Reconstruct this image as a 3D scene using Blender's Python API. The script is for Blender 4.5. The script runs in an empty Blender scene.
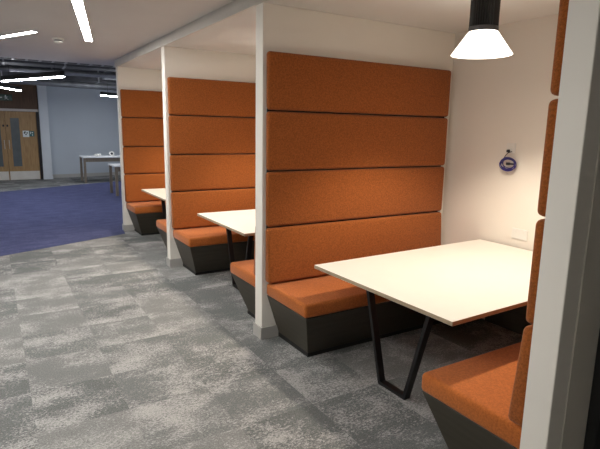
import bpy, bmesh, math, random
from mathutils import Vector, Matrix, noise
random.seed(4)
C = bpy.context.scene.collection
PI = math.pi

# ------------------------------------------------------------------ materials
def new_mat(name):
    m = bpy.data.materials.new(name); m.use_nodes = True
    nt = m.node_tree; b = nt.nodes['Principled BSDF']
    return m, nt, b
def nd(nt, t, **kw):
    n = nt.nodes.new(t)
    for k, v in kw.items(): setattr(n, k, v)
    return n
def coords(nt, scale=(1, 1, 1), kind='Object'):
    tc = nd(nt, 'ShaderNodeTexCoord'); mp = nd(nt, 'ShaderNodeMapping')
    mp.inputs['Scale'].default_value = scale
    nt.links.new(tc.outputs[kind], mp.inputs['Vector']); return mp.outputs[0]
def noise_n(nt, vec, scale, detail=2.0, rough=0.5):
    n = nd(nt, 'ShaderNodeTexNoise'); n.inputs['Scale'].default_value = scale
    n.inputs['Detail'].default_value = detail; n.inputs['Roughness'].default_value = rough
    nt.links.new(vec, n.inputs['Vector']); return n.outputs['Fac']
def ramp(nt, fac, stops):
    r = nd(nt, 'ShaderNodeValToRGB'); e = r.color_ramp.elements
    while len(e) < len(stops): e.new(0.5)
    for i, (p, c) in enumerate(stops): e[i].position = p; e[i].color = (*c, 1)
    nt.links.new(fac, r.inputs[0]); return r.outputs[0]
def mixc(nt, fac, a, b, mode='MIX'):
    m = nd(nt, 'ShaderNodeMix', data_type='RGBA', blend_type=mode)
    for s, v in ((m.inputs[0], fac), (m.inputs[6], a), (m.inputs[7], b)):
        if isinstance(v, bpy.types.NodeSocket): nt.links.new(v, s)
        else: s.default_value = v if isinstance(v, (int, float)) else (*v, 1)
    return m.outputs[2]
def bump(nt, b, fac, strength, dist=0.002):
    n = nd(nt, 'ShaderNodeBump'); n.inputs['Strength'].default_value = strength
    n.inputs['Distance'].default_value = dist
    nt.links.new(fac, n.inputs['Height']); nt.links.new(n.outputs[0], b.inputs['Normal'])
def plain(name, col, rough=0.5, metal=0.0, var=0.05, scale=6, spec=0.5, bmp=0.0, bs=200):
    m, nt, b = new_mat(name)
    v = coords(nt); f = noise_n(nt, v, scale, 3)
    lo = tuple(c * (1 - var) for c in col); hi = tuple(min(1, c * (1 + var)) for c in col)
    nt.links.new(ramp(nt, f, [(0.3, lo), (0.7, hi)]), b.inputs['Base Color'])
    b.inputs['Roughness'].default_value = rough; b.inputs['Metallic'].default_value = metal
    b.inputs['Specular IOR Level'].default_value = spec
    if bmp: bump(nt, b, noise_n(nt, v, bs, 2), bmp)
    return m
def emit(name, col, s):
    m, nt, b = new_mat(name)
    b.inputs['Base Color'].default_value = (*[min(1, c) for c in col], 1)
    b.inputs['Emission Color'].default_value = (*col, 1); b.inputs['Emission Strength'].default_value = s
    return m
def fabric(name, col, var, scale=420):
    m, nt, b = new_mat(name); v = coords(nt)
    f = noise_n(nt, v, scale, 2, .6); g = noise_n(nt, v, 90, 3, .6)
    lo = tuple(c * (1 - var) for c in col); hi = tuple(min(1, c * (1 + var)) for c in col)
    c1 = ramp(nt, f, [(0.3, lo), (0.7, hi)])
    c2 = mixc(nt, 0.4, c1, ramp(nt, g, [(0.35, lo), (0.65, hi)]))
    nt.links.new(c2, b.inputs['Base Color'])
    b.inputs['Roughness'].default_value = 0.95; b.inputs['Specular IOR Level'].default_value = 0.15
    b.inputs['Sheen Weight'].default_value = 0.15
    bump(nt, b, f, 0.35, 0.0015)
    return m

def wood(name, a, c, rough=.45, sc=(14, 14, 1.2)):
    m, nt, b = new_mat(name); v = coords(nt, sc)
    f = noise_n(nt, v, 3, 4, .6)
    nt.links.new(ramp(nt, f, [(.3, a), (.7, c)]), b.inputs['Base Color'])
    b.inputs['Roughness'].default_value = rough
    return m

def carpet_tiles():
    m, nt, b = new_mat('grey_carpet_tiles')
    tc = nd(nt, 'ShaderNodeTexCoord'); P = tc.outputs['Object']
    off = nd(nt, 'ShaderNodeVectorMath', operation='ADD'); off.inputs[1].default_value = (0.17, 0.04, 0)
    nt.links.new(P, off.inputs[0])
    sc = nd(nt, 'ShaderNodeVectorMath', operation='MULTIPLY'); sc.inputs[1].default_value = (2, 2, 0)
    nt.links.new(off.outputs[0], sc.inputs[0])
    fl = nd(nt, 'ShaderNodeVectorMath', operation='FLOOR'); nt.links.new(sc.outputs[0], fl.inputs[0])
    wn = nd(nt, 'ShaderNodeTexWhiteNoise', noise_dimensions='3D'); nt.links.new(fl.outputs[0], wn.inputs['Vector'])
    # every tile carries its own cut of the pattern
    k = nd(nt, 'ShaderNodeVectorMath', operation='SCALE'); k.inputs['Scale'].default_value = 13.0
    nt.links.new(wn.outputs['Color'], k.inputs[0])
    ad = nd(nt, 'ShaderNodeVectorMath', operation='ADD'); nt.links.new(P, ad.inputs[0]); nt.links.new(k.outputs[0], ad.inputs[1])
    mp = nd(nt, 'ShaderNodeMapping'); mp.inputs['Scale'].default_value = (1.0, 1.55, 1)
    nt.links.new(ad.outputs[0], mp.inputs['Vector'])
    broad = noise_n(nt, mp.outputs[0], 2.3, 3, .6)
    mp2 = nd(nt, 'ShaderNodeMapping'); mp2.inputs['Scale'].default_value = (1.0, 1.6, 1)
    nt.links.new(ad.outputs[0], mp2.inputs['Vector'])
    mid = noise_n(nt, mp2.outputs[0], 55, 4, .85)
    fine = noise_n(nt, P, 110, 4, .85)
    base = ramp(nt, wn.outputs['Value'], [(0.1, (.140, .155, .158)), (0.5, (.205, .220, .222)), (.9, (.30, .305, .302))])
    base = mixc(nt, mid, base, (.17, .17, .165))
    # ragged light patches
    s = nd(nt, 'ShaderNodeMath', operation='ADD'); nt.links.new(broad, s.inputs[0])
    mm = nd(nt, 'ShaderNodeMath', operation='MULTIPLY_ADD'); nt.links.new(mid, mm.inputs[0]); mm.inputs[1].default_value = 1.5; mm.inputs[2].default_value = -.75
    nt.links.new(mm.outputs[0], s.inputs[1])
    mask = ramp(nt, s.outputs[0], [(.50, (0, 0, 0)), (.66, (1, 1, 1))])
    col = mixc(nt, mask, base, (.425, .417, .412))
    grain = ramp(nt, fine, [(.32, (.50, .50, .50)), (.68, (1.32, 1.32, 1.32))])
    col = mixc(nt, 1.0, col, grain, 'MULTIPLY')
    nt.links.new(col, b.inputs['Base Color'])
    b.inputs['Roughness'].default_value = 1; b.inputs['Specular IOR Level'].default_value = .1
    bump(nt, b, fine, .5, .003)
    return m
def blue_carpet():
    m, nt, b = new_mat('blue_carpet'); v = coords(nt)
    fine = noise_n(nt, v, 60, 3, .8); mid = noise_n(nt, coords(nt, (1, 2.5, 1)), 3, 4, .6)
    c = ramp(nt, mid, [(.3, (.062, .070, .150)), (.7, (.100, .110, .222))])
    c = mixc(nt, 1.0, c, ramp(nt, fine, [(.3, (.55, .55, .55)), (.7, (1.4, 1.4, 1.4))]), 'MULTIPLY')
    nt.links.new(c, b.inputs['Base Color']); b.inputs['Roughness'].default_value = 1
    b.inputs['Specular IOR Level'].default_value = .1; bump(nt, b, fine, .5, .003)
    return m

M = dict(
    white=plain('white_wall_paint', (.76, .72, .66), .75, var=.015, scale=2, bmp=.05),
    fin=plain('partition_paint', (.80, .77, .715), .65, var=.015, scale=2, bmp=.04),
    ceil=plain('ceiling_paint', (.60, .585, .575), .85, var=.02, scale=2),
    bceil=plain('booth_ceiling_paint', (.68, .67, .65), .85, var=.02, scale=2),
    fascia=plain('fascia_paint', (.60, .58, .55), .6, var=.02),
    skirt=plain('skirting_paint', (.42, .41, .39), .5, var=.03),
    farwall=plain('cool_grey_wall_paint', (.50, .55, .61), .8, var=.03, scale=1.2),
    pier=plain('pale_pier_paint', (.62, .66, .71), .7, var=.02),
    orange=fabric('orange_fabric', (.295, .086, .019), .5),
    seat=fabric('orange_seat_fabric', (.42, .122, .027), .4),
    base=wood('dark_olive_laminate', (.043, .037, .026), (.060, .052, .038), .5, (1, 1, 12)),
    black=plain('black_plinth', (.010, .010, .010), .5),
    steel=plain('black_powder_coat', (.004, .004, .005), .5),
    top=plain('white_laminate', (.82, .80, .74), .35, var=.01),
    ply=wood('birch_ply_edge', (.30, .22, .14), (.46, .37, .26), .5, (3, 3, 60)),
    lampblk=plain('black_lamp_body', (.012, .012, .012), .45),
    lampgrey=plain('grey_lamp_ring', (.08, .08, .085), .4, metal=.3),
    shade=emit('lit_lamp_shade', (1.0, .92, .80), 3.6),
    lens=emit('lit_lamp_lens', (1.0, .86, .68), 8.0),
    strip=emit('lit_ceiling_strip', (1.0, .98, .93), 64.0),
    pstrip=emit('lit_pendant_strip', (.92, .95, 1.0), 85.0),
    plastic=plain('white_plastic', (.74, .73, .70), .35, var=.01),
    dplastic=plain('dark_plastic', (.02, .02, .025), .4),
    bluecable=plain('blue_cable_jacket', (.022, .018, .19), .4),
    door=wood('oak_door_veneer', (.27, .155, .06), (.42, .26, .115), .5),
    doorover=wood('brown_wood_panel', (.080, .042, .022), (.120, .065, .036), .6),
    alu=plain('brushed_metal', (.68, .66, .62), .45, metal=.5),
    lintel=plain('pale_lintel', (.55, .50, .46), .5),
    jamb=plain('black_and_jamb_shade', (.012, .010, .012), .6),
    glassdark=plain('grey_vision_glass', (.11, .13, .14), .15, var=.1),
    teal=plain('teal_sign_face', (.02, .12, .13), .4),
    greensign=plain('dark_green_sign', (.010, .05, .035), .4),
    signwhite=plain('sign_white', (.72, .78, .78), .4),
    duct=plain('galvanised_duct', (.32, .33, .35), .45, metal=.5, var=.25, scale=4),
    ductdark=plain('dark_duct_lagging', (.06, .062, .07), .7, var=.3, scale=5),
    slab=plain('dark_soffit', (.025, .025, .028), .9),
    legwood=wood('pale_table_leg', (.17, .14, .105), (.24, .20, .155)),
    desk=plain('white_desk_top', (.84, .85, .87), .4),
    greyboard=plain('warm_grey_board', (.62, .59, .53), .6, var=.03),
    floor=carpet_tiles(), blue=blue_carpet(),
)

# ------------------------------------------------------------------ mesh helpers
def finish(name, bm, mat, parent=None, smooth=False, loc=None):
    me = bpy.data.meshes.new(name)
    bmesh.ops.recalc_face_normals(bm, faces=bm.faces[:])
    bm.to_mesh(me); bm.free()
    mats = mat if isinstance(mat, (list, tuple)) else [mat]
    for m in mats: me.materials.append(M[m])
    if smooth:
        for p in me.polygons: p.use_smooth = True
    o = bpy.data.objects.new(name, me); C.objects.link(o)
    if parent: o.parent = parent
    if loc: o.location = loc
    return o
def bx(bm, x0, x1, y0, y1, z0, z1, bev=0, seg=3):
    t = bmesh.new()
    vs = [t.verts.new((x, y, z)) for z in (z0, z1) for y in (y0, y1) for x in (x0, x1)]
    for f in ((0, 1, 3, 2), (4, 6, 7, 5), (0, 4, 5, 1), (2, 3, 7, 6), (0, 2, 6, 4), (1, 5, 7, 3)):
        t.faces.new([vs[i] for i in f])
    if bev: bmesh.ops.bevel(t, geom=t.edges[:], offset=bev, segments=seg, profile=.5, affect='EDGES')
    join(bm, t)
def hexa(bm, pts, bev=0, seg=3):       # 8 points: bottom ring of four, top ring of four
    t = bmesh.new(); v = [t.verts.new(p) for p in pts]
    for f in ((3, 2, 1, 0), (4, 5, 6, 7), (0, 1, 5, 4), (1, 2, 6, 5), (2, 3, 7, 6), (3, 0, 4, 7)):
        t.faces.new([v[i] for i in f])
    if bev: bmesh.ops.bevel(t, geom=t.edges[:], offset=bev, segments=seg, profile=.5, affect='EDGES')
    join(bm, t)
def join(bm, t):
    me = bpy.data.meshes.new('tmp'); t.to_mesh(me); t.free(); bm.from_mesh(me); bpy.data.meshes.remove(me)
def prism(bm, poly, z0, z1):
    a = [bm.verts.new((x, y, z0)) for x, y in poly]; b = [bm.verts.new((x, y, z1)) for x, y in poly]
    n = len(poly); bm.faces.new(a[::-1]); bm.faces.new(b)
    for i in range(n): bm.faces.new((a[i], a[(i + 1) % n], b[(i + 1) % n], b[i]))
def lathe(bm, prof, n=40, cx=0, cy=0, cap0=True, cap1=True):
    rings = [[bm.verts.new((cx + r * math.cos(2 * PI * i / n), cy + r * math.sin(2 * PI * i / n), z)) for i in range(n)] for r, z in prof]
    for a, b in zip(rings, rings[1:]):
        for i in range(n): bm.faces.new((a[i], a[(i + 1) % n], b[(i + 1) % n], b[i]))
    if cap0: bm.faces.new(rings[0][::-1])
    if cap1: bm.faces.new(rings[-1])
def tube(bm, pts, r, n=8, closed=False):
    pts = [Vector(p) for p in pts]; rings = []
    N = len(pts)
    up = None
    for i, p in enumerate(pts):
        a = pts[(i - 1) % N] if (closed or i > 0) else p; b = pts[(i + 1) % N] if (closed or i < N - 1) else p
        d = (b - a).normalized()
        if up is None: up = Vector((0, 0, 1)) if abs(d.z) < .9 else Vector((1, 0, 0))
        s = d.cross(up).normalized(); up = s.cross(d).normalized()
        rings.append([bm.verts.new(p + r * (math.cos(2 * PI * k / n) * s + math.sin(2 * PI * k / n) * up)) for k in range(n)])
    m = N if closed else N - 1
    for i in range(m):
        a, b = rings[i], rings[(i + 1) % N]
        for k in range(n): bm.faces.new((a[k], a[(k + 1) % n], b[(k + 1) % n], b[k]))
    if not closed: bm.faces.new(rings[0][::-1]); bm.faces.new(rings[-1])
def struct(name, bm, mat, **kw):
    o = finish(name, bm, mat, **kw)
    if not o.parent: o['kind'] = 'structure'
    return o
def box_struct(name, mat, *a, **kw):
    bm = bmesh.new(); bx(bm, *a, **kw); return struct(name, bm, mat)
def thing(name, label, cat, loc=(0, 0, 0), rz=0, group=None):
    o = bpy.data.objects.new(name, None); C.objects.link(o); o.location = loc; o.rotation_euler = (0, 0, rz)
    o.empty_display_size = .1
    return tag(o, label, cat, group)
def tag(o, label, cat, group=None):
    o['label'] = label; o['category'] = cat
    if group: o['group'] = group
    return o
def box_part(name, mat, parent, *a, **kw):
    bm = bmesh.new(); bx(bm, *a, **kw); return finish(name, bm, mat, parent)
def dup(root, loc, label, rz=None):
    r = root.copy(); C.objects.link(r); r.location = loc; r['label'] = label
    if rz is not None: r.rotation_euler = (0, 0, rz)
    for ch in list(root.children):
        c = ch.copy(); C.objects.link(c); c.parent = r
        for g in list(ch.children):
            d = g.copy(); C.objects.link(d); d.parent = c
    return r

# ------------------------------------------------------------------ dimensions (metres)
D = 1.99                       # back wall of the booths
HB, HC = 2.58, 2.68            # booth ceiling, corridor ceiling
FIN = [(-2.444, .113), (0.0, .119), (2.444, .119), (4.904, .119)]   # near face, thickness
LX, BY, FY = -4.6, -6.4, 14.15
RX = 5.6

# ------------------------------------------------------------------ the setting
bm = bmesh.new(); bx(bm, LX - .1, RX + .1, BY - .1, 16.2, -.1, 0); struct('floor', bm, 'floor')
def near(x): return 4.718 + .433 * x
def far(x): return 12.02 + .50 * x
bm = bmesh.new(); prism(bm, [(LX, near(LX)), (-.04, near(-.04)), (0, 5.04), (RX, 5.04), (RX, far(RX)), (LX, far(LX))], 0, .004)
o = struct('floor_carpet', bm, 'blue')
box_struct('ceiling', 'ceil', LX, 0.0, BY, 5.75, HC, HC + .12)
box_struct('ceiling_booths', 'bceil', 0.012, D, BY, 5.02, HB, HB + .1)
box_struct('ceiling_lobby', 'ceil', 0.0, RX, 5.04, 5.75, HC, HC + .12)
box_struct('trim_1', 'fascia', -.012, .012, BY, 5.035, HB, HC)
box_struct('ceiling_soffit', 'slab', LX, RX, 5.75, 16.2, 3.55, 3.65)
box_struct('trim_2', 'slab', LX, RX, 5.70, 5.75, HC + .12, 3.55)
box_struct('wall_left', 'white', LX - .1, LX, BY, 16.2, 0, 3.6)
box_struct('wall_back', 'white', LX, D, BY - .1, BY, 0, HC)
box_struct('wall_right', 'white', D, D + .12, BY, 5.023, 0, HC)
box_struct('wall_right_lobby', 'farwall', D + .12, RX, 4.9, 5.023, 0, HC)
box_struct('wall_right_end', 'farwall', RX, RX + .1, 4.9, 16.2, 0, 3.6)
# far walls: short wall with the double door, pale pier, long grey wall running slightly away
dx = [-2.17, -1.34, -.51]
bm = bmesh.new(); bx(bm, LX, dx[0] - .06, FY, FY + .15, 0, 3.55); struct('wall_far_left', bm, 'farwall')
bm = bmesh.new(); bx(bm, dx[0] - .06, -.43, FY, FY + .15, 2.13, 3.55); struct('wall_far_door_head', bm, 'doorover')
bm = bmesh.new(); bx(bm, -.42, -.17, FY - .04, 14.6, 0, 3.55); struct('wall_far_pier', bm, 'pier')
bm = bmesh.new(); prism(bm, [(-.20, 14.50), (RX, 15.37), (RX, 15.5), (-.20, 14.63)], 0, 3.55); struct('wall_far', bm, 'farwall')
bm = bmesh.new(); prism(bm, [(-.17, 14.49), (RX, 15.355), (RX, 15.37), (-.17, 14.505)], 0, .11); struct('baseboard_far', bm, 'skirt')
bm = bmesh.new(); bx(bm, -.43, -.16, FY - .052, FY - .04, 0, .1); struct('baseboard_pier', bm, 'pier')
box_struct('trim_3', 'lintel', dx[0] - .05, -.44, FY - .06, FY + .02, 2.06, 2.13)
box_struct('trim_4', 'jamb', -.50, -.43, FY - .03, FY + .1, 0, 2.06)  # near-black colour paints the shadow line along the door edge
box_struct('trim_5', 'jamb', dx[0] - .06, dx[0] - .01, FY - .03, FY + .1, 0, 2.06)

# double door: leaf > kick plate, vision panel, lock
def leaf(n, x0, x1, sgn):
    bm = bmesh.new(); bx(bm, x0, x1, FY, FY + .05, .008, 2.055, .003, 1)
    d = struct('door_%d' % n, bm, 'door')
    bm = bmesh.new(); bx(bm, x0 + .015, x1 - .015, FY - .004, FY + .002, .012, .27); finish('kick_plate', bm, 'alu', d)
    gx0, gx1 = (x0 + .13, x0 + .36) if sgn > 0 else (x1 - .36, x1 - .13)
    bm = bmesh.new(); bx(bm, gx0, gx1, FY - .008, FY + .01, .42, 1.86)
    f = finish('vision_panel', bm, 'glassdark', d)
    bm = bmesh.new()
    for a in ((gx0 - .015, gx0, .405, 1.875), (gx1, gx1 + .015, .405, 1.875)): bx(bm, a[0], a[1], FY - .011, FY, a[2], a[3])
    bx(bm, gx0, gx1, FY - .011, FY, .405, .42); bx(bm, gx0, gx1, FY - .011, FY, 1.86, 1.875)
    finish('bead', bm, 'door', f)
    lx = x0 + .05 if sgn > 0 else x1 - .05
    bm = bmesh.new(); bx(bm, lx - .025, lx + .025, FY - .012, FY, 1.60, 1.66, .006, 2); finish('lock_plate', bm, 'jamb', d)
    hx = x0 + .06 if sgn > 0 else x1 - .06
    bm = bmesh.new(); tube(bm, [(hx, FY, .95), (hx, FY - .05, .95), (hx, FY - .05, 1.2), (hx, FY, 1.2)], .010); finish('door_handle', bm, 'alu', d, smooth=True)
    return d
leaf(1, dx[1] + .003, dx[2] + .005, 1); leaf(2, dx[0], dx[1] - .003, -1)
# signs on and above the door
s = thing('door_sign', 'small white and teal notice on the wooden door leaf', 'sign', (-.90, FY, 1.30))
box_part('sign_plate', 'signwhite', s, 0, .17, -.006, 0, 0, .19)
tp = box_part('pictogram_panel', 'teal', s, .175, .31, -.006, 0, .02, .18)
bm = bmesh.new()
for a in ((.03, .06, .10, .15), (.07, .10, .06, .10), (.10, .14, .11, .14), (.05, .08, .13, .17)): bx(bm, a[0], a[1], -.008, -.006, a[2], a[3])
finish('lettering', bm, 'jamb', s)
bm = bmesh.new()
for a in ((.20, .22, .09, .16), (.24, .28, .12, .15), (.25, .27, .04, .09)): bx(bm, a[0], a[1], -.008, -.006, a[2], a[3])
finish('symbol', bm, 'signwhite', s)
s = thing('exit_sign', 'small dark green sign with white figure and arrow above the doors', 'sign', (-1.62, FY, 2.36))
box_part('sign_plate', 'greensign', s, 0, .52, -.02, 0, 0, .18, bev=.004, seg=1)
bm = bmesh.new()   # running figure and arrow
for (x0, z0, x1, z1, w) in ((.34, .12, .37, .07, .02), (.37, .07, .42, .03, .012), (.37, .07, .32, .04, .012), (.35, .11, .41, .10, .010), (.355, .12, .31, .09, .010)):
    t = Vector((x1 - x0, 0, z1 - z0)).normalized(); q = Vector((-t.z, 0, t.x)) * w / 2
    p0, p1 = Vector((x0, 0, z0)), Vector((x1, 0, z1))
    hexa(bm, [Vector((p.x, y, p.z)) for y in (-.024, -.020) for p in (p0 - q, p1 - q, p1 + q, p0 + q)])
bx(bm, .335, .365, -.024, -.02, .128, .155)
finish('symbol', bm, 'signwhite', s); bm = bmesh.new()
bx(bm, .19, .26, -.024, -.02, .075, .10)
hexa(bm, [(x, y, z) for y in (-.024, -.02) for x, z in ((.19, .05), (.15, .0875), (.1501, .0877), (.19, .125))])
finish('arrow', bm, 'signwhite', s)

# partitions between the booths
for i, (y, t) in enumerate(FIN):
    box_struct('wall_partition', 'fin', 0, D, y, y + t, 0, HB, bev=.003, seg=1)
    bm = bmesh.new()
    if i == 0: poly = [(-.012, y - .012), (.095, y - .012), (.095, y), (0, y), (0, y + t), (.02, y + t), (.02, y + t + .012), (-.012, y + t + .012)]
    elif i == 3: poly = [(-.012, y - .012), (.15, y - .012), (.15, y), (0, y), (0, y + t), (D, y + t), (D, y + t + .012), (-.012, y + t + .012)]
    else: poly = [(-.012, y - .012), (.15, y - .012), (.15, y), (0, y), (0, y + t), (.15, y + t), (.15, y + t + .012), (-.012, y + t + .012)]
    prism(bm, poly, 0, .0985); struct('baseboard_partition', bm, 'skirt')
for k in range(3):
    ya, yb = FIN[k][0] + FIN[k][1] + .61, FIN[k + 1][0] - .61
    box_struct('trim_%d' % (7 + k), 'base', D - .014, D, ya, yb, 0, .66)  # added dark panel, deepens the shade on the wall under the tables

# the near side of the closest partition: warm grey board and dark upright panel
y = FIN[0][0]
box_struct('trim_6', 'greyboard', .096, .262, y - .006, y, 0, HB)
s = thing('dark_panel', 'black upright panel at the lower right edge beside the grey board', 'panel', (.264, y - .003, 0))
box_part('panel_face', 'black', s, 0, .9, -.045, 0, 0, 2.1, bev=.004, seg=1)
box_part('edge_strip', 'dplastic', s, .045, .052, -.052, -.045, .02, 2.08)

# ------------------------------------------------------------------ booth benches
def make_bench(s, label):
    """s=-1: seat faces the camera (-Y); s=+1: seat faces away."""
    t = thing('booth_bench', label, 'bench', (0, 0, 0), 0, 'orange high-backed booth benches')
    X0, XB, X1, sd, sb = .046, .155, D - .003, .60, .462
    zc, zb = .467, .367
    def P(x, y, z): return (x, s * y, z)
    bm = bmesh.new()
    hexa(bm, [P(XB, .001, .03), P(X1, .001, .03), P(X1, sb, .03), P(XB, sb, .03), P(X0, .001, zb), P(X1, .001, zb), P(X1, sd, zb), P(X0, sd, zb)], .002, 1)
    finish('base', bm, 'base', t)
    bm = bmesh.new(); ys = sorted((s * .001, s * (sb + .004)))
    bx(bm, XB - .004, X1, ys[0], ys[1], .0, .03); finish('plinth', bm, 'black', t)
    bm = bmesh.new(); ys = sorted((s * .002, s * (sd + .006)))
    bx(bm, X0 - .012, X1, ys[0], ys[1], zb, zc + .006, .026, 4)
    for v in bm.verts:       # a soft crown on the cushion and a little wear
        if v.co.z > zc - .01:
            u = (v.co.x - X0) / (X1 - X0); w = abs(v.co.y) / sd
            v.co.z += .004 * math.sin(PI * max(0, min(1, u))) * math.sin(PI * max(0, min(1, w)))
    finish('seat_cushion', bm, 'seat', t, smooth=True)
    zs = [.478, .929, 1.367, 1.82, 2.250]
    bm = bmesh.new(); ys = sorted((s * .001, s * .012)); bx(bm, .035, 1.91, ys[0], ys[1], .49, 2.22); finish('gap_shade_board', bm, 'black', t)  # black sheet added behind the pads, paints the shadow gaps between them
    for k in range(4):
        z0, z1 = zs[k] + .005, zs[k + 1] - .005
        ta, tb = (.092, .060) if k == 0 else (.058, .058)
        bm = bmesh.new(); x0, x1 = .020, 1.925
        hexa(bm, [P(x0, .003, z0), P(x1, .003, z0), P(x1, ta, z0), P(x0, ta, z0), P(x0, .001, z1), P(x1, .001, z1), P(x1, tb, z1), P(x0, tb, z1)], .025, 4)
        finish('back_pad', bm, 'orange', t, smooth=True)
    return t
bA = make_bench(-1, 'long orange high-backed bench behind the nearest table, facing the camera, back pads fully visible')
bA.location = (0, FIN[1][0], 0)
dup(bA, (0, FIN[2][0], 0), 'orange high-backed bench in the middle booth, facing the camera behind the second table')
dup(bA, (0, FIN[3][0], 0), 'farthest orange bench facing the camera, beside the blue carpet')
bB = make_bench(1, 'orange bench in the right foreground, cut off by the closest white partition')
bB.location = (0, FIN[0][0] + FIN[0][1], 0)
dup(bB, (0, FIN[1][0] + FIN[1][1], 0), 'orange bench of the middle booth whose seat end shows left of the nearest full partition')
dup(bB, (0, FIN[2][0] + FIN[2][1], 0), 'orange bench of the far booth whose small seat end shows left of the second partition')

# ------------------------------------------------------------------ booth tables
def make_table(label):
    t = thing('booth_table', label, 'table', (0, 0, 0), 0, 'white booth tables with black V legs')
    # origin: middle of the table (x from the partition end line, y centred)
    x0, x1, hy = .155, D - .020, .622
    bm = bmesh.new(); bx(bm, x0, x1, -hy, hy, .715, .74, .0015, 1)
    o = finish('tabletop', bm, ['top', 'ply'], t)
    for p in o.data.polygons:
        if abs(p.normal.z) < .5: p.material_index = 1
    o.data.update()
    for lx in (.383,):
        bm = bmesh.new(); w, th = .024, .012
        out = [(-.315, .715), (-.125, 0), (.125, 0), (.315, .715)]
        inn = [(-.288, .715), (-.106, .022), (.106, .022), (.288, .715)]
        rings = [[bm.verts.new((lx + sx * w, q[0], q[1])) for q in out + inn[::-1]] for sx in (-1, 1)]
        n = 8
        for i in range(n): bm.faces.new((rings[0][i], rings[0][(i + 1) % n], rings[1][(i + 1) % n], rings[1][i]))
        for r in rings:
            for a in ((0, 1, 6, 7), (1, 2, 5, 6), (2, 3, 4, 5)): bm.faces.new([r[i] for i in a])
        finish('leg', bm, 'steel', t)
    bm = bmesh.new()
    bx(bm, .36, x1, -.30, -.26, .69, .715); bx(bm, .36, x1, .26, .30, .69, .715); bx(bm, x1 - .04, x1, -.26, .26, .67, .715)
    finish('underframe', bm, 'steel', t)
    return t
tb = make_table('nearest white table with birch edge and black V legs, beneath the pendant lamp')
tb.location = (0, -1.172, 0); tb.rotation_euler = (0, 0, .026)
dup(tb, (0, 1.276, 0), 'white table in the middle booth, partly hidden by the nearest full partition', 0)
dup(tb, (0, 3.736, 0), 'farthest booth table, small white corner showing beside the second partition', 0)

# ------------------------------------------------------------------ pendant lamps
def make_pendant(label):
    t = thing('pendant_lamp', label, 'lamp', (0, 0, HB), 0, 'pendant lamps over the booth tables')
    bm = bmesh.new(); n = 72; prof = []     # ribbed black heat sink body
    for z in (-.236, -.002):
        prof.append([bm.verts.new(((.090 if i % 2 else .083) * math.cos(2 * PI * i / n), (.090 if i % 2 else .083) * math.sin(2 * PI * i / n), z)) for i in range(n)])
    for i in range(n): bm.faces.new((prof[0][i], prof[0][(i + 1) % n], prof[1][(i + 1) % n], prof[1][i]))
    bm.faces.new(prof[0][::-1]); bm.faces.new(prof[1])
    b = finish('lamp_body', bm, 'lampblk', t)
    bm = bmesh.new(); lathe(bm, [(.089, -.262), (.092, -.258), (.092, -.232), (.088, -.228)]); finish('collar', bm, 'lampgrey', b, smooth=False)
    bm = bmesh.new()
    lathe(bm, [(.090, -.258), (.094, -.264), (.188, -.396), (.190, -.400), (.186, -.400), (.184, -.396), (.090, -.267), (.086, -.260)], 48, cap0=False, cap1=False)
    finish('lamp_shade', bm, 'shade', t, smooth=True)
    bm = bmesh.new(); lathe(bm, [(.082, -.270), (.082, -.263)]); finish('lens', bm, 'lens', t)
    return t
LXP, LYP = 1.0, -1.14
pl = make_pendant('black pendant lamp with glowing white conical shade above the nearest table')
pl.location = (LXP, LYP, HB)
dup(pl, (LXP, 1.276, HB), 'pendant lamp of the middle booth, behind the nearest full partition')
dup(pl, (LXP, 3.736, HB), 'pendant lamp of the far booth, behind the second partition')
for y in (LYP, 1.276, 3.736):
    L = bpy.data.lights.new('pendant_light', 'SPOT'); L.energy = 112; L.color = (1.0, .86, .69)
    L.spot_size = math.radians(114); L.spot_blend = .55; L.shadow_soft_size = .05
    o = bpy.data.objects.new('pendant_light', L); C.objects.link(o); o.location = (LXP, y, HB - .33)

# ------------------------------------------------------------------ sockets and the coiled cable on the back wall
s = thing('wall_socket', 'white square outlet with a black plug above the blue cable coil', 'socket', (D, -.708, 1.562))
box_part('face_plate', 'plastic', s, -.009, 0, -.043, .043, -.043, .043, bev=.003, seg=2)
bm = bmesh.new(); bx(bm, -.035, -.009, .004, .024, -.035, -.012, .004, 2); finish('plug', bm, 'dplastic', s)
s = thing('double_socket', 'white double wall socket just above the back edge of the nearest table', 'socket', (D, -.868, .852))
box_part('face_plate', 'plastic', s, -.010, 0, -.074, .074, -.044, .044, bev=.003, seg=2)
for yy in (-.037, .037):
    box_part('switch', 'plastic', s, -.014, -.009, yy - .010, yy + .010, .015, .033, bev=.002, seg=1)
t = thing('cable_coil', 'blue network cable coiled in a ring against the white back wall', 'cable', (D - .035, -.712, 1.432))
bm = bmesh.new(); random.seed(2)
for k in range(7):
    ry, rz = .068 + random.uniform(-.012, .007), .050 + random.uniform(-.010, .006)
    oy, oz, ox, ph = random.uniform(-.006, .006), random.uniform(-.006, .006), -.012 + .004 * k, random.uniform(0, 6)
    tube(bm, [(ox + .006 * math.sin(2 * a + ph), oy + ry * math.cos(a), oz + rz * math.sin(a)) for a in [2 * PI * i / 40 for i in range(40)]], .0034, 7, True)
finish('cable_loops', bm, 'bluecable', t, smooth=True)
bm = bmesh.new()
tube(bm, [(.0, .045, .042), (.003, .030, .072), (.005, .010, .092), (.006, -.012, .100), (.008, -.022, .106)], .0034, 7)
finish('cable_lead', bm, 'dplastic', t, smooth=True)
bm = bmesh.new(); bx(bm, -.016, .006, -.022, .010, -.010, .012, .004, 2); bx(bm, -.012, .004, -.062, -.020, -.006, .008, .003, 2); finish('connector', bm, 'dplastic', t)
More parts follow.
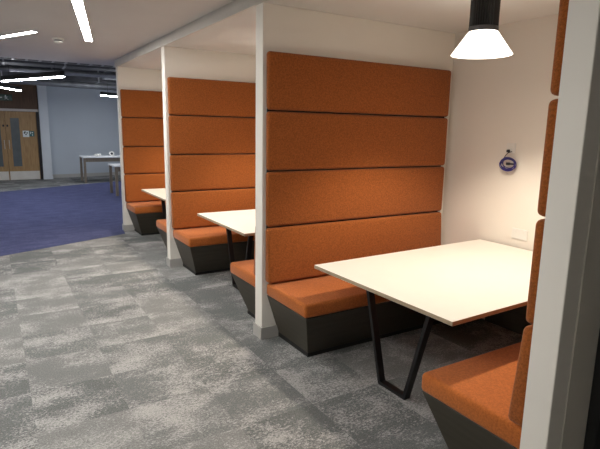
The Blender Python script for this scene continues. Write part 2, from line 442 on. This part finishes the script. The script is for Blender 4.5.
bm = bmesh.new(); tube(bm, [(.0345, .01, .0), (.020, .03, -.03), (.018, .025, -.075), (.02, -.01, -.095), (.02, -.045, -.07), (.024, -.055, -.01)], .003, 7)
finish('tail', bm, 'plastic', t, smooth=True)

# ------------------------------------------------------------------ recessed strip lights and the detector in the corridor ceiling
def recessed(a, b, w, label):
    a, b = Vector((*a, 0)), Vector((*b, 0)); d = b - a; L = d.length; mid = (a + b) / 2
    t = thing('ceiling_light', label, 'ceiling light', (mid.x, mid.y, HC), math.atan2(d.y, d.x), 'slim recessed strip lights in the corridor ceiling')
    h = w / 2; bm = bmesh.new()
    for q in ((-L / 2 - .008, L / 2 + .008, h, h + .008), (-L / 2 - .008, L / 2 + .008, -h - .008, -h), (-L / 2 - .008, -L / 2, -h, h), (L / 2, L / 2 + .008, -h, h)):
        bx(bm, q[0], q[1], q[2], q[3], -.005, 0)
    finish('frame', bm, 'plastic', t)
    box_part('diffuser', 'strip', t, -L / 2, L / 2, -h, h, -.004, 0)
    return t
recessed((-1.14, .85), (-.655, 3.28), .078, 'bright white strip light running away along the ceiling, top centre-left')
recessed((-1.87, 4.33), (-1.255, 3.0), .066, 'bright white strip light entering from the left edge below the ceiling corner')
recessed((-2.9, .6), (-2.5, 2.6), .085, 'strip light in the corridor ceiling left of the view')
recessed((-1.9, -1.9), (-2.3, .2), .085, 'strip light in the corridor ceiling above the camera')
recessed((-3.4, -3.3), (-3.0, -1.3), .085, 'strip light in the corridor ceiling behind and left of the camera')
t = thing('smoke_detector', 'small white round smoke detector on the corridor ceiling between two strip lights', 'smoke detector', (-.985, 3.33, HC)); t.scale = (1.15, 1.15, 1.1)
bm = bmesh.new(); lathe(bm, [(.055, 0), (.058, -.012), (.05, -.018)], 32); finish('base', bm, 'plastic', t)
bm = bmesh.new(); lathe(bm, [(.036, -.018), (.036, -.032)], 24); finish('vents', bm, 'dplastic', t)
bm = bmesh.new(); lathe(bm, [(.042, -.030), (.040, -.040), (.022, -.050), (.001, -.052)], 28); finish('cap', bm, 'plastic', t, smooth=True)

# ------------------------------------------------------------------ far area: hanging strip lights
def linear(a, b, z, label):
    a, b = Vector((*a, 0)), Vector((*b, 0)); d = b - a; L = d.length; mid = (a + b) / 2
    t = thing('linear_pendant', label, 'pendant light', (mid.x, mid.y, z), math.atan2(d.y, d.x), 'black hanging strip lights in the far area')
    box_part('housing', 'lampblk', t, -L / 2, L / 2, -.035, .035, .012, .10)
    box_part('diffuser', 'pstrip', t, -L / 2 + .01, L / 2 - .01, -.033, .033, -.004, .012)
    for x in (-L / 2 + .25, L / 2 - .25):
        bm = bmesh.new(); tube(bm, [(x, 0, .10), (x, 0, .38)], .003, 6); finish('suspension_wire', bm, 'steel', t)
linear((-1.452, 8.324), (-.594, 6.414), 2.5, 'longest black hanging strip light at the left, below the corridor ceiling edge')
linear((-1.85, 9.45), (-1.021, 11.33), 2.5, 'shorter hanging strip light at the far left edge above the door')
linear((.95, 11.6), (2.2, 12.5), 2.5, 'hanging strip light beside the farthest partition top')
linear((3.4, 7.2), (4.4, 9.0), 2.5, 'hanging strip light behind the farthest partition')

# ------------------------------------------------------------------ far area: ducts and trays above
def rduct(y, z0, z1, w, mat, label, x0=LX + .02, x1=RX - .02, sl=0.0, seams=1.2):
    t = thing('air_duct', label, 'duct', (0, y, 0))
    t.rotation_euler = (0, 0, sl)
    box_part('duct_run', mat, t, x0, x1, -w / 2, w / 2, z0, z1, bev=.01, seg=1)
    x = x0 + .5
    while x < x1 - .2:
        box_part('flange', 'duct', t, x, x + .04, -w / 2 - .015, w / 2 + .015, z0 - .015, z1 + .015); x += seams
    for x in (x0 + 1.1, (x0 + x1) / 2, x1 - 1.1) if x1 - x0 > 4 else ((x0 + x1) / 2,):
        box_part('hanger', 'steel', t, x, x + .02, -.01, .01, z1, 3.55)
    return t
rduct(6.75, 3.08, 3.34, .5, 'ductdark', 'dark lagged duct running across just beyond the corridor ceiling edge', -4.3, 5.3, .04)
rduct(8.3, 3.02, 3.20, .4, 'duct', 'shiny metal duct across the ceiling over the longest hanging light', -.95, .25, .02)
rduct(9.6, 2.98, 3.30, .6, 'ductdark', 'dark duct across the ceiling in the middle of the far area', -4.3, 5.3, -.03)
rduct(11.4, 2.93, 3.10, .45, 'duct', 'metal duct running over the hanging light by the farthest partition', 1.0, 5.2, .0)
rduct(12.5, 2.90, 3.3, .5, 'ductdark', 'dark duct across the ceiling in front of the far wall', -4.3, 5.3, .03)
for i, (y, z, r, lab) in enumerate(((7.5, 3.02, .05, 'thin metal pipe across the ceiling behind the nearest dark duct'), (10.5, 2.95, .06, 'metal pipe across the ceiling between the dark ducts'),
                        (13.55, 2.90, .09, 'thick metal pipe along the top of the far wall'))):
    bm = bmesh.new(); tube(bm, [(-4.4, y, z), (0, y + .1, z), (5.4, y + .25, z)], r, 14); tag(finish('ceiling_pipe', bm, 'duct', smooth=True), lab, 'pipe')
t = thing('cable_tray', 'slotted cable tray crossing the dark ceiling over the blue carpet', 'cable tray', (0, 8.9, 3.0))
for x in (-3, 0, 3): box_part('hanger', 'steel', t, x, x + .02, .152, .162, 0, .55)
bm = bmesh.new(); bx(bm, -4, 5.2, -.15, -.145, 0, .06); bx(bm, -4, 5.2, .145, .15, 0, .06)
x = -4
while x < 5.2: bx(bm, x, x + .05, -.145, .145, 0, .006); x += .25
finish('tray', bm, 'duct', t)
bm = bmesh.new()
for k in range(5): tube(bm, [(-3.9, -.1 + .05 * k, .02), (0, -.08 + .045 * k, .02), (5.1, -.1 + .05 * k, .02)], .012, 6)
finish('cables', bm, 'dplastic', t)
bm = bmesh.new(); prism(bm, [(-.15, 13.75), (RX - .02, 14.3), (RX - .02, 15.3), (-.15, 14.47)], 2.86, 3.5); tag(finish('bulkhead_box', bm, 'ductdark'), 'dark boxed ceiling section against the top of the far wall', 'ceiling box')

# ------------------------------------------------------------------ far desks
def desk(x0, y0, lx, ly, label, h=.74):
    t = thing('desk', label, 'desk', (x0, y0, .004), 0, 'white desks on the blue carpet')
    box_part('desktop', 'desk', t, 0, lx, 0, ly, h - .035, h - .004, bev=.003, seg=1)
    for x in (.015, lx - .075):
        for y in (.015, ly - .075): box_part('leg', 'legwood', t, x, x + .06, y, y + .06, 0, h - .035)
    box_part('apron', 'legwood', t, .05, lx - .05, .03, .05, h - .15, h - .035)
    return t
desk(.52, 12.52, 1.8, .8, 'far white desk with pale legs by the grey wall, crumpled paper on it', .77)
desk(.745, 9.25, 1.6, .78, 'closer white desk, mostly hidden behind the farthest partition')
bm = bmesh.new(); bmesh.ops.create_icosphere(bm, subdivisions=3, radius=.06)
for v in bm.verts:
    n = noise.noise(v.co * 28) * .5 + noise.noise(v.co * 60) * .25
    v.co *= 1 + .5 * n; v.co.x *= 1.8; v.co.z *= .6
zz = min(v.co.z for v in bm.verts)
for v in bm.verts: v.co.z -= zz
tag(finish('crumpled_paper', bm, 'plastic', loc=(1.0, 12.9, .770)), 'crumpled white paper lying on the far desk', 'paper')
t = thing('tape_roll', 'small round white roll with a black centre standing on the far desk', 'tape roll', (1.40, 12.9, .770))
bm = bmesh.new(); n = 28
for (ra, rb, y0, y1) in ((.075, .04, -.03, .03),):
    R = [[bm.verts.new((r * math.cos(2 * PI * i / n), y, .075 + r * math.sin(2 * PI * i / n))) for i in range(n)] for r, y in ((ra, y0), (ra, y1), (rb, y1), (rb, y0))]
    for j in range(4):
        a, b = R[j], R[(j + 1) % 4]
        for i in range(n): bm.faces.new((a[i], a[(i + 1) % n], b[(i + 1) % n], b[i]))
finish('roll', bm, 'plastic', t)
bm = bmesh.new()
R = [[bm.verts.new((.0395 * math.cos(2 * PI * i / n), y, .075 + .0395 * math.sin(2 * PI * i / n))) for i in range(n)] for y in (-.025, .025)]
for i in range(n): bm.faces.new((R[0][i], R[0][(i + 1) % n], R[1][(i + 1) % n], R[1][i]))
bm.faces.new(R[0][::-1]); bm.faces.new(R[1]); finish('core', bm, 'dplastic', t)

# ------------------------------------------------------------------ world, camera, view
w = bpy.data.worlds.new('world'); bpy.context.scene.world = w; w.use_nodes = True
w.node_tree.nodes['Background'].inputs[0].default_value = (.5, .55, .62, 1)
w.node_tree.nodes['Background'].inputs[1].default_value = .02
f, yaw, pit, rol = 503.09, .5491, -.1870, .0188
fw = Vector((math.sin(yaw) * math.cos(pit), math.cos(yaw) * math.cos(pit), math.sin(pit)))
rt = fw.cross(Vector((0, 0, 1))).normalized(); up = rt.cross(fw)
r2 = math.cos(rol) * rt + math.sin(rol) * up; u2 = -math.sin(rol) * rt + math.cos(rol) * up
cam = bpy.data.cameras.new('camera'); co = bpy.data.objects.new('camera', cam); C.objects.link(co)
mw = Matrix((r2, u2, -fw)).transposed().to_4x4(); mw.translation = Vector((-1.7608, -3.4449, 1.686)); co.matrix_world = mw
cam.sensor_fit = 'HORIZONTAL'; cam.sensor_width = 36; cam.lens = f / 600 * 36; cam.clip_start = .05; cam.clip_end = 60
sc = bpy.context.scene; sc.camera = co
sc.view_settings.view_transform = 'Standard'; sc.view_settings.look = 'None'
sc.view_settings.gamma = 1; sc.view_settings.use_curve_mapping = False; sc.view_settings.exposure = 0.12
